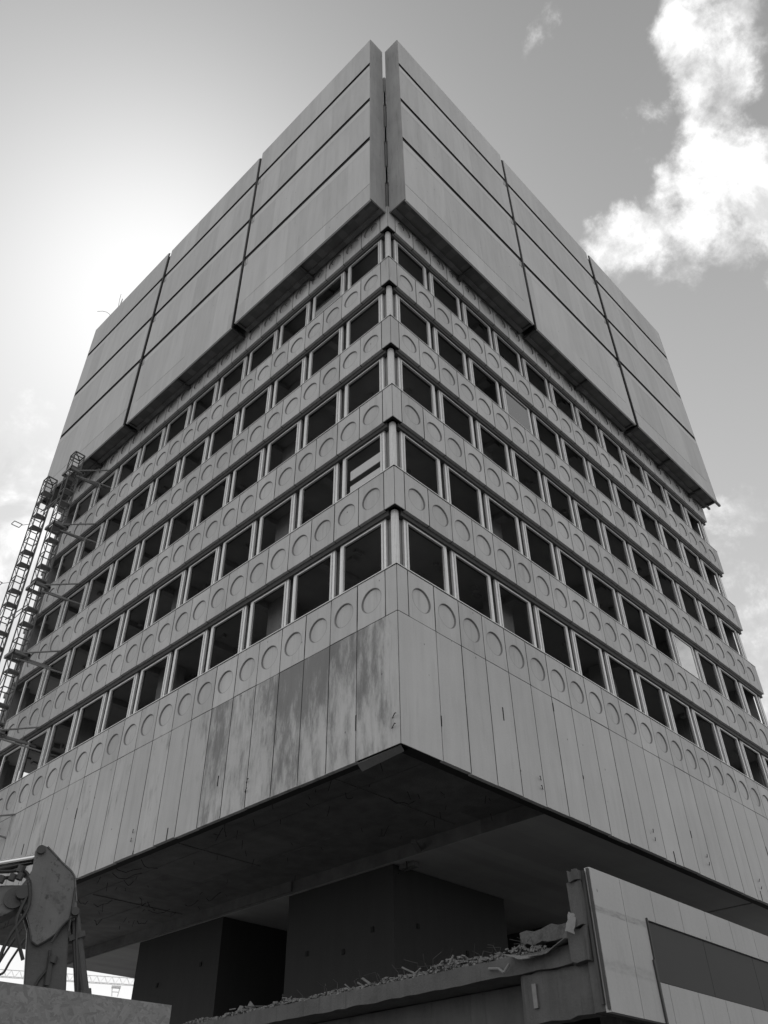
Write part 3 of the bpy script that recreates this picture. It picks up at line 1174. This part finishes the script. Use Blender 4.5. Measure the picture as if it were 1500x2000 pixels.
def rough_box(mb, x0, x1, y0, y1, z0, z1, amp, nx, ny, mi=0):
    """a slab with a broken, uneven surface"""
    def jig(x, y, z):
        return (x + random.uniform(-amp, amp), y + random.uniform(-amp, amp), z + random.uniform(-amp, amp))
    top = [[jig(x0 + (x1 - x0) * i / nx, y0 + (y1 - y0) * j / ny, z1) for j in range(ny + 1)] for i in range(nx + 1)]
    bot = [[jig(x0 + (x1 - x0) * i / nx, y0 + (y1 - y0) * j / ny, z0) for j in range(ny + 1)] for i in range(nx + 1)]
    kk = len(mb.v)
    for g_ in (top, bot):
        for row in g_:
            mb.v += row
    M = ny + 1
    off = (nx + 1) * M

    def T_(i, j):
        return kk + i * M + j

    def B_(i, j):
        return kk + off + i * M + j
    for i in range(nx):
        for j in range(ny):
            mb.f += [(T_(i, j), T_(i + 1, j), T_(i + 1, j + 1), T_(i, j + 1)), (B_(i, j), B_(i, j + 1), B_(i + 1, j + 1), B_(i + 1, j))]
            mb.mi += [mi, mi]
    for i in range(nx):
        mb.f += [(T_(i, 0), B_(i, 0), B_(i + 1, 0), T_(i + 1, 0)), (T_(i, ny), T_(i + 1, ny), B_(i + 1, ny), B_(i, ny))]
        mb.mi += [mi, mi]
    for j in range(ny):
        mb.f += [(T_(0, j), T_(0, j + 1), B_(0, j + 1), B_(0, j)), (T_(nx, j), B_(nx, j), B_(nx, j + 1), T_(nx, j + 1))]
        mb.mi += [mi, mi]


mb = MB()
rough_box(mb, .04, .42, AY + .15, AY + .34, -3.62, AZT - .04, .025, 3, 3)
rough_box(mb, .08, .45, AY + .16, AY + .42, -4.3, -3.62, .03, 3, 3)
rough_box(mb, .12, .45, AY + .16, AY + .55, -4.8, -4.3, .03, 3, 3)
mb.build('broken_parapet', M_DECK, A, split=False)
mb = MB()
rough_box(mb, .22, 3.4, -3.6, 9.0, -4.78, -4.50, .012, 6, 60)
mb.box(3.4, 23.5, AY + .32, 9.0, -4.78, -4.50)
mb.build('roof_slab', M_DECK, A)
mb = MB()
rough_box(mb, .30, .62, AY + .34, -2.35, -5.50, -4.79, .02, 2, 8)
rough_box(mb, .34, .60, -2.42, -2.28, -5.50, -4.79, .01, 1, 1)
mb.box(.9, 1.3, -2.3, 9.0, -5.62, -4.80)
mb.box(1.3, 23.0, -3.5, -3.1, -5.6, -4.80)
mb.build('beam', M_DECK, A)
mb = MB()
mb.box(.26, .30, -2.62, -2.54, -5.3, -4.95)
mb.box(.85, .90, -2.62, -2.2, -5.9, -5.5)
mb.build('splice_plate', M_STEEL, A)
mb = MB()
for (x_, y_) in ((1.0, -2.2), (1.0, 4.0), (6, -2.5), (12, -2.5), (18, -2.5), (6, 4), (12, 4)):
    mb.box(x_, x_ + .4, y_, y_ + .4, GZ, -5.6)
mb.build('column', M_DECK, A)
mb = MB()
mb.box(4.5, 23, 8.2, 8.5, GZ, -4.8)
mb.box(23, 23.3, -3.6, 8.5, GZ, -4.8)
mb.box(4.5, 4.8, -1.0, 8.2, GZ, -4.8)
mb.build('ground_floor_wall', M_CORE, A)

# slab lump lying on the deck and torn felt sheets
mb = MB()
rough_box(mb, .35, 1.0, -3.45, -2.35, -4.35, -4.12, .035, 4, 8)
sl = mb.build('broken_slab_piece', M_LUMP)
tag(sl, 'long slab lump on the annex roof beside the pale wall', 'concrete lump')


def sheet(name, pts, mat, label, cat):
    """crumpled sheet from a grid of points with thickness"""
    n = len(pts)
    mm_ = len(pts[0])
    mb = MB()
    for row in pts:
        mb.v += [tuple(x) for x in row]
    for i in range(n - 1):
        for j in range(mm_ - 1):
            mb.f.append((i * mm_ + j, i * mm_ + j + 1, (i + 1) * mm_ + j + 1, (i + 1) * mm_ + j))
            mb.mi.append(0)
    ob = mb.build(name, mat)
    sf = ob.modifiers.new('t', 'SOLIDIFY')
    sf.thickness = .012
    tag(ob, label, cat)
    return ob


def grid(p00, p01, p10, p11, n, mm_, amp, sag=0):
    G = []
    p00, p01, p10, p11 = map(Vector, (p00, p01, p10, p11))
    for i in range(n + 1):
        row = []
        for j in range(mm_ + 1):
            a, c = i / n, j / mm_
            P = p00.lerp(p01, c).lerp(p10.lerp(p11, c), a)
            P = P + Vector((random.uniform(-amp, amp), random.uniform(-amp, amp), random.uniform(-amp, amp) - sag * math.sin(math.pi * c)))
            row.append(P)
        G.append(row)
    return G


sheet('torn_felt', grid((.55, -3.5, -4.34), (.55, -2.5, -4.46), (.0, -3.45, -4.46), (.05, -2.55, -4.62), 3, 7, .02, .06), M_FELT,
      'dark torn roofing felt sagging under the slab lump', 'roofing felt')
sheet('torn_membrane', grid((.5, -2.95, -4.50), (.5, -2.2, -4.45), (-.12, -2.65, -4.66), (-.02, -2.25, -4.52), 3, 5, .015, .0), M_FOIL,
      'pale folded membrane flap sticking out over the annex beam', 'membrane')
sheet('curled_flashing', grid((.1, -3.70, -4.10), (.1, -3.55, -4.06), (.0, -3.66, -4.42), (-.02, -3.50, -4.36), 5, 3, .015), M_FOIL,
      'small curled metal flashing hanging from the broken wall end', 'flashing')

# rubble along the slab edge: chunks too many to count
mb = MB()


def chunk(c, r_):
    vs = []
    for i in range(8):
        vs.append((c[0] + r_ * random.uniform(.3, 1.1) * (-1 if i & 1 else 1), c[1] + r_ * random.uniform(.3, 1.2) * (-1 if i & 2 else 1),
                   c[2] + r_ * random.uniform(.2, .8) * (-1 if i & 4 else 1)))
    mb.add(vs, [(0, 1, 3, 2), (4, 6, 7, 5), (0, 4, 5, 1), (2, 3, 7, 6), (0, 2, 6, 4), (1, 5, 7, 3)])


for i in range(4200):
    y_ = random.uniform(-2.9, 8.5)
    hgt = .05 + .10 * math.exp(-((y_ + .9) / .8) ** 2) + .05 * math.sin(y_ * 2.1) ** 2 + .05 * math.exp(-((y_ + 2.4) / .5) ** 2)
    x_ = .24 + abs(random.gauss(0, .35))
    t_ = random.random()
    chunk((x_, y_, -4.5 + hgt * t_), random.choice([.01, .015, .02, .02, .03, .03, .045]))
for i in range(26):
    y_ = random.uniform(-2.9, 7)
    c_ = Vector((.3 + abs(random.gauss(0, .25)), y_, -4.42 + random.uniform(0, .08)))
    a_ = random.uniform(0, 6.28)
    l_ = random.uniform(.05, .16)
    e_ = Vector((math.cos(a_) * l_, math.sin(a_) * l_, random.uniform(-.06, .1)))
    mb.bar(c_ - e_, c_ + e_, random.uniform(.03, .12), random.uniform(.01, .03), up=(random.uniform(-.5, .5), random.uniform(-.5, .5), 1))
rb = mb.build('rubble', M_RUBBLE)
rb['kind'] = 'stuff'
tag(rb, 'crumbled concrete rubble heaped along the broken slab edge', 'rubble')
mb = MB()
for i in range(26):
    y_ = random.uniform(-2.8, 4)
    a = Vector((.35, y_, -4.46))
    mb.path([a, a + Vector((random.uniform(-.1, .1), random.uniform(-.1, .1), random.uniform(.1, .22))), a + Vector((random.uniform(-.2, .1), random.uniform(-.3, .3), random.uniform(.12, .34)))], .005, 4)
mb.build('bent_rebar', M_DARK, A)
mb = MB()
mb.path([(.18, -1.75, -4.62), (.12, -2.0, -4.66), (.10, -2.12, -4.74), (.14, -2.22, -4.62)], .022, 6)
mb.path([(.15, -.9, -4.42), (.15, -1.0, -4.30)], .018, 6)
mb.build('bent_strip', M_FOIL, A)

# ------------------------------------------------------------------ OSB fence at lower left
def pol(dist, az, z):
    a = math.radians(az)
    return Vector((CP.x + dist * math.cos(a), CP.y + dist * math.sin(a), z))


zt = -7.178
A0 = pol(3.3, 66.1, zt)
A1 = pol(3.59, 56.6, zt)
dv = (A0 - A1).normalized()
nv = Vector((-dv.y, dv.x, 0))
FN = thing('board_fence', 'chipboard site fence close to the camera at lower left', 'fence', tuple((A1 + dv * 1.5).xy) + (GZ,))
for k in range(3):
    s0 = A1 + dv * (k * 1.25 + .0)
    s1 = A1 + dv * (k * 1.25 + 1.245)
    dzz = (.0, .0, -.015)[k]
    mb = MB()
    vs = []
    for P in (s0, s1):
        for off in (0, .018):
            for z_ in (GZ + .02, zt + dzz):
                Q = P + nv * off
                vs.append((Q.x, Q.y, z_))
    mb.add(vs, [(0, 1, 3, 2), (4, 6, 7, 5), (0, 4, 5, 1), (2, 3, 7, 6), (0, 2, 6, 4), (1, 5, 7, 3)])
    mb.build('board', M_OSB, FN)
mb = MB()
sgn = 1 if (CP - A1).dot(nv) < 0 else -1
for k in range(4):
    P = A1 + dv * (k * 1.2 + .06) + nv * (.05 * sgn)
    mb.bar((P.x, P.y, GZ), (P.x, P.y, zt - .10), .06, .06)
for z_ in (GZ + .4, zt - .35):
    a, c = A1 + nv * (.05 * sgn), A1 + dv * 3.7 + nv * (.05 * sgn)
    mb.bar((a.x, a.y, z_), (c.x, c.y, z_), .05, .08)
mb.build('post', M_TRUNK, FN)

# ------------------------------------------------------------------ excavator
K = 12.0 / 7.0
AZ = math.radians(64)
EV = Vector((math.sin(AZ), -math.cos(AZ), 0))
NV = Vector((math.cos(AZ), math.sin(AZ), 0))
EP = Vector((CP.x, CP.y, 0)) + NV * 12.0


def EX(s_, t_, z_):
    P = EP + EV * (s_ * K) + NV * t_
    return (P.x, P.y, CP.z + (z_ - CP.z) * K)


XB = EP + EV * (-7.0)
X = thing('excavator', 'demolition excavator arm reaching up behind the chipboard fence', 'excavator', (XB.x, XB.y, GZ))
mb = MB()
head = [(-.235, -5.70), (-.225, -5.665), (-.195, -5.65), (-.155, -5.66), (-.09, -5.71), (-.03, -5.76), (.05, -5.815), (.08, -5.85), (.13, -6.02), (.155, -6.10), (.10, -6.15),
        (.04, -6.24), (-.02, -6.29), (-.07, -6.325), (-.115, -6.30), (-.155, -6.20), (-.20, -6.12), (-.25, -6.04), (-.265, -5.97), (-.265, -5.93), (-.24, -5.88), (-.225, -5.83)]
mb.poly(head, EX, -.26, -.20)
mb.poly(head, EX, .20, .26)
mb.build('stick_side_plate', M_YEL, X, bevel=.012)
mb = MB()
mb.poly([(-.13, -6.25), (.09, -6.12), (.135, -6.05), (.08, -5.86), (.05, -5.83), (.02, -5.84), (.03, -6.05), (-.1, -6.15)], EX, -.20, .20)
mb.poly([(-.165, -6.20), (.10, -6.10), (.19, -6.62), (.24, -7.3), (.06, -7.3), (-.09, -6.6)], EX, -.19, .19)
mb.build('stick', M_YELD, X, bevel=.015)
mb = MB()
for (s_, z_, r_) in ((-.195, -5.69, .055), (-.25, -5.99, .085), (.135, -6.09, .05)):
    mb.tube(EX(s_, -.31, z_), EX(s_, .31, z_), r_ * K * .55, None, 20)
mb.build('pivot_pin', M_DARK, X)
mb = MB()
mb.poly([(-.235, -5.94), (-.27, -5.925), (-.34, -5.93), (-.5, -5.95), (-1.2, -5.98), (-2.2, -6.3), (-3.3, -7.6), (-3.55, -7.6), (-3.45, -7.35), (-2.35, -6.65), (-1.3, -6.32),
         (-.6, -6.22), (-.38, -6.165), (-.28, -6.10), (-.22, -6.03), (-.21, -5.97)], EX, -.16, .16)
mb.build('boom', M_YEL, X, bevel=.012)
mb = MB()
mb.tube(EX(-.20, 0, -5.695), EX(-.9, 0, -5.99 + .10), .045, None, 14)
mb.build('cylinder_rod', M_ROD, X)
mb = MB()
mb.tube(EX(-.56, 0, -5.80), EX(-1.45, 0, -6.02), .085, None, 16)
mb.tube(EX(-.205, .12, -5.70), EX(-.60, .12, -5.845), .03, None, 10)
mb.build('cylinder_barrel', M_YELD, X)
mb = MB()
mb.tube(EX(.135, -.05, -6.08), EX(.30, -.05, -6.56), .065, None, 14)
mb.tube(EX(.30, -.05, -6.56), EX(.42, -.05, -6.95), .09, None, 14)
mb.tube(EX(.10, -.24, -6.13), EX(.14, -.24, -6.14), .03, None, 8)
mb.tube(EX(.135, -.10, -6.14), EX(.265, -.10, -6.62), .022, None, 8)
mb.box(0, 0, 0, 0, 0, 0) if False else None
mb.bar(EX(.175, -.05, -6.21), EX(.19, -.05, -6.245), .19, .19)
mb.build('bucket_cylinder', M_YELD, X)
mb = MB()


def hose(pts, r_=.018):
    P = [Vector(EX(*q)) for q in pts]
    o_ = []
    for i in range(len(P) - 1):
        p0, p1, p2, p3 = P[max(i - 1, 0)], P[i], P[i + 1], P[min(i + 2, len(P) - 1)]
        for k_ in range(6):
            t_ = k_ / 6
            o_.append(.5 * ((2 * p1) + (-p0 + p2) * t_ + (2 * p0 - 5 * p1 + 4 * p2 - p3) * t_ * t_ + (-p0 + 3 * p1 - 3 * p2 + p3) * t_ ** 3))
    o_.append(P[-1])
    mb.path(o_, r_, 7)


hose([(-.7, -.2, -5.87), (-.40, -.2, -5.85), (-.30, -.2, -5.83), (-.24, -.22, -5.87), (-.21, -.28, -5.98), (-.24, -.3, -6.2), (-.14, -.28, -6.42)], .022)
hose([(-.7, -.12, -5.90), (-.40, -.12, -5.88), (-.28, -.16, -5.86), (-.22, -.30, -5.93), (-.19, -.3, -6.1), (-.27, -.3, -6.3), (-.3, -.28, -6.5)], .022)
hose([(-.36, -.1, -6.2), (-.33, -.2, -6.38), (-.30, -.2, -6.49), (-.25, -.2, -6.50), (-.22, -.2, -6.42), (-.16, -.2, -6.28)], .014)
hose([(-.45, -.1, -6.2), (-.40, -.2, -6.40), (-.36, -.2, -6.50), (-.31, -.2, -6.48), (-.26, -.2, -6.36), (-.2, -.2, -6.22)], .014)
hose([(-.31, -.2, -6.50), (-.26, -.2, -6.62)], .02)
hose([(.02, -.27, -6.30), (.06, -.27, -6.20), (.13, -.27, -6.12), (.16, -.20, -6.16), (.19, -.2, -6.3), (.24, -.2, -6.5), (.3, -.2, -6.8)], .014)
hose([(.02, -.21, -6.34), (.03, -.21, -6.45), (-.02, -.21, -6.55), (-.05, -.21, -6.7)], .016)
mb.build('hose', M_RUB, X)
mb = MB()
for (s_, z_) in ((-.30, -5.88), (-.35, -5.89), (-.42, -5.91), (.05, -6.40), (-.31, -5.83)):
    mb.tube(EX(s_, -.22, z_ - .02), EX(s_ + .01, -.22, z_ + .025), .045, None, 8)
mb.tube(EX(-.285, -.15, -5.86), EX(-.278, -.15, -5.79), .014, None, 6)
mb.bar(EX(.035, -.22, -6.38), EX(.045, -.22, -6.56), .05, .05)
mb.build('valve', M_DARK, X)
mb = MB()
rim = [(-.155, -5.66), (-.09, -5.71), (-.03, -5.76), (.05, -5.815), (.08, -5.85), (.13, -6.02)]
for i_ in range(len(rim) - 1):
    a_, c_ = rim[i_], rim[i_ + 1]
    mb.bar(EX(a_[0], 0, a_[1]), EX(c_[0], 0, c_[1]), .016, .545, up=tuple(NV))
mb.build('top_cover_plate', M_YEL, X)
mb = MB()
mb.tube(EX(-.30, -.17, -6.02), EX(-.30, -.20, -6.02), .12, None, 18)
mb.bar(EX(.10, -.27, -5.93), EX(.115, -.27, -6.22), .02, .02)
mb.build('weld_rib', M_YELD, X)
# machine body, outside the picture at the left
mb = MB()
for t0 in (-1.5, .9):
    c = []
    for i in range(14):
        a = math.pi * (i / 13) - math.pi / 2
        c.append((-2.9 + .28 * math.cos(a) + .28, -8.39 + .28 * math.sin(a)))
    for i in range(14):
        a = math.pi * (i / 13) + math.pi / 2
        c.append((-4.9 + .28 * math.cos(a) - .0, -8.39 + .28 * math.sin(a)))
    mb.poly(c, EX, t0, t0 + .6)
mb.build('track', M_DARK, X)
mb = MB()
mb.poly([(-3.0, -8.0), (-3.0, -7.55), (-4.2, -7.3), (-5.2, -7.35), (-5.3, -7.9), (-5.0, -8.05)], EX, -1.4, 1.4)
mb.build('engine_house', M_YEL, X, bevel=.05)
mb = MB()
mb.poly([(-2.95, -7.95), (-2.95, -7.4), (-3.1, -6.95), (-3.8, -6.95), (-3.8, -7.95)], EX, -1.38, -.45)
mb.build('cab', M_DARK, X, bevel=.04)

# ------------------------------------------------------------------ tower crane far behind
cr = MB()
ja = pol(200, 68, 28.0)
jb = pol(208, 50, 28.0)
CRN = thing('tower_crane', 'distant pale tower crane jib seen under the left of the tower', 'crane', (jb.x, jb.y, GZ))
jd = (jb - ja).normalized()
jn = Vector((-jd.y, jd.x, 0))
nseg = int((jb - ja).length / 1.5)
prev = None
for i in range(nseg + 1):
    P = ja + jd * i * 1.5
    lo1, lo2 = P + jn * .55, P - jn * .55
    tp = P + jd * .75 + Vector((0, 0, 1.25))
    if i < nseg:
        cr.bar(lo1, tp, .045)
        cr.bar(lo2, tp, .045)
        Q = P + jd * 1.5
        cr.bar(tp, Q + jn * .55, .045)
        cr.bar(tp, Q - jn * .55, .045)
        cr.bar(lo1, Q - jn * .55, .06)
        cr.bar(lo1, Q + jn * .55, .10)
        cr.bar(lo2, Q - jn * .55, .10)
    if prev is not None:
        cr.bar(prev, tp, .12)
    prev = tp
cr.build('jib', M_CRANE, CRN, split=False)
cr = MB()
tx = pol(203, 59.75, 27.8)
cr.bar(tx + jd * -.9, tx + jd * .9, .9, .4)
for sx in (-.8, .8):
    cr.bar(tx + jd * sx, tx + jd * sx * .7 + Vector((0, 0, -1.7)), .12)
cr.bar(tx + jd * -.6 + Vector((0, 0, -.9)), tx + jd * .6 + Vector((0, 0, -.9)), .12)
cr.build('trolley', M_CRANE, CRN)
cr = MB()
for sx in (-1, 1):
    for sy in (-1, 1):
        cr.bar((jb.x + sx, jb.y + sy, GZ), (jb.x + sx, jb.y + sy, 36), .2)
z_ = GZ
while z_ < 34:
    for a, c in (((-1, -1), (1, -1)), ((1, -1), (1, 1)), ((1, 1), (-1, 1)), ((-1, 1), (-1, -1))):
        cr.bar((jb.x + a[0], jb.y + a[1], z_), (jb.x + c[0], jb.y + c[1], z_ + 2), .1)
    z_ += 2
cr.build('mast', M_CRANE, CRN, split=False)
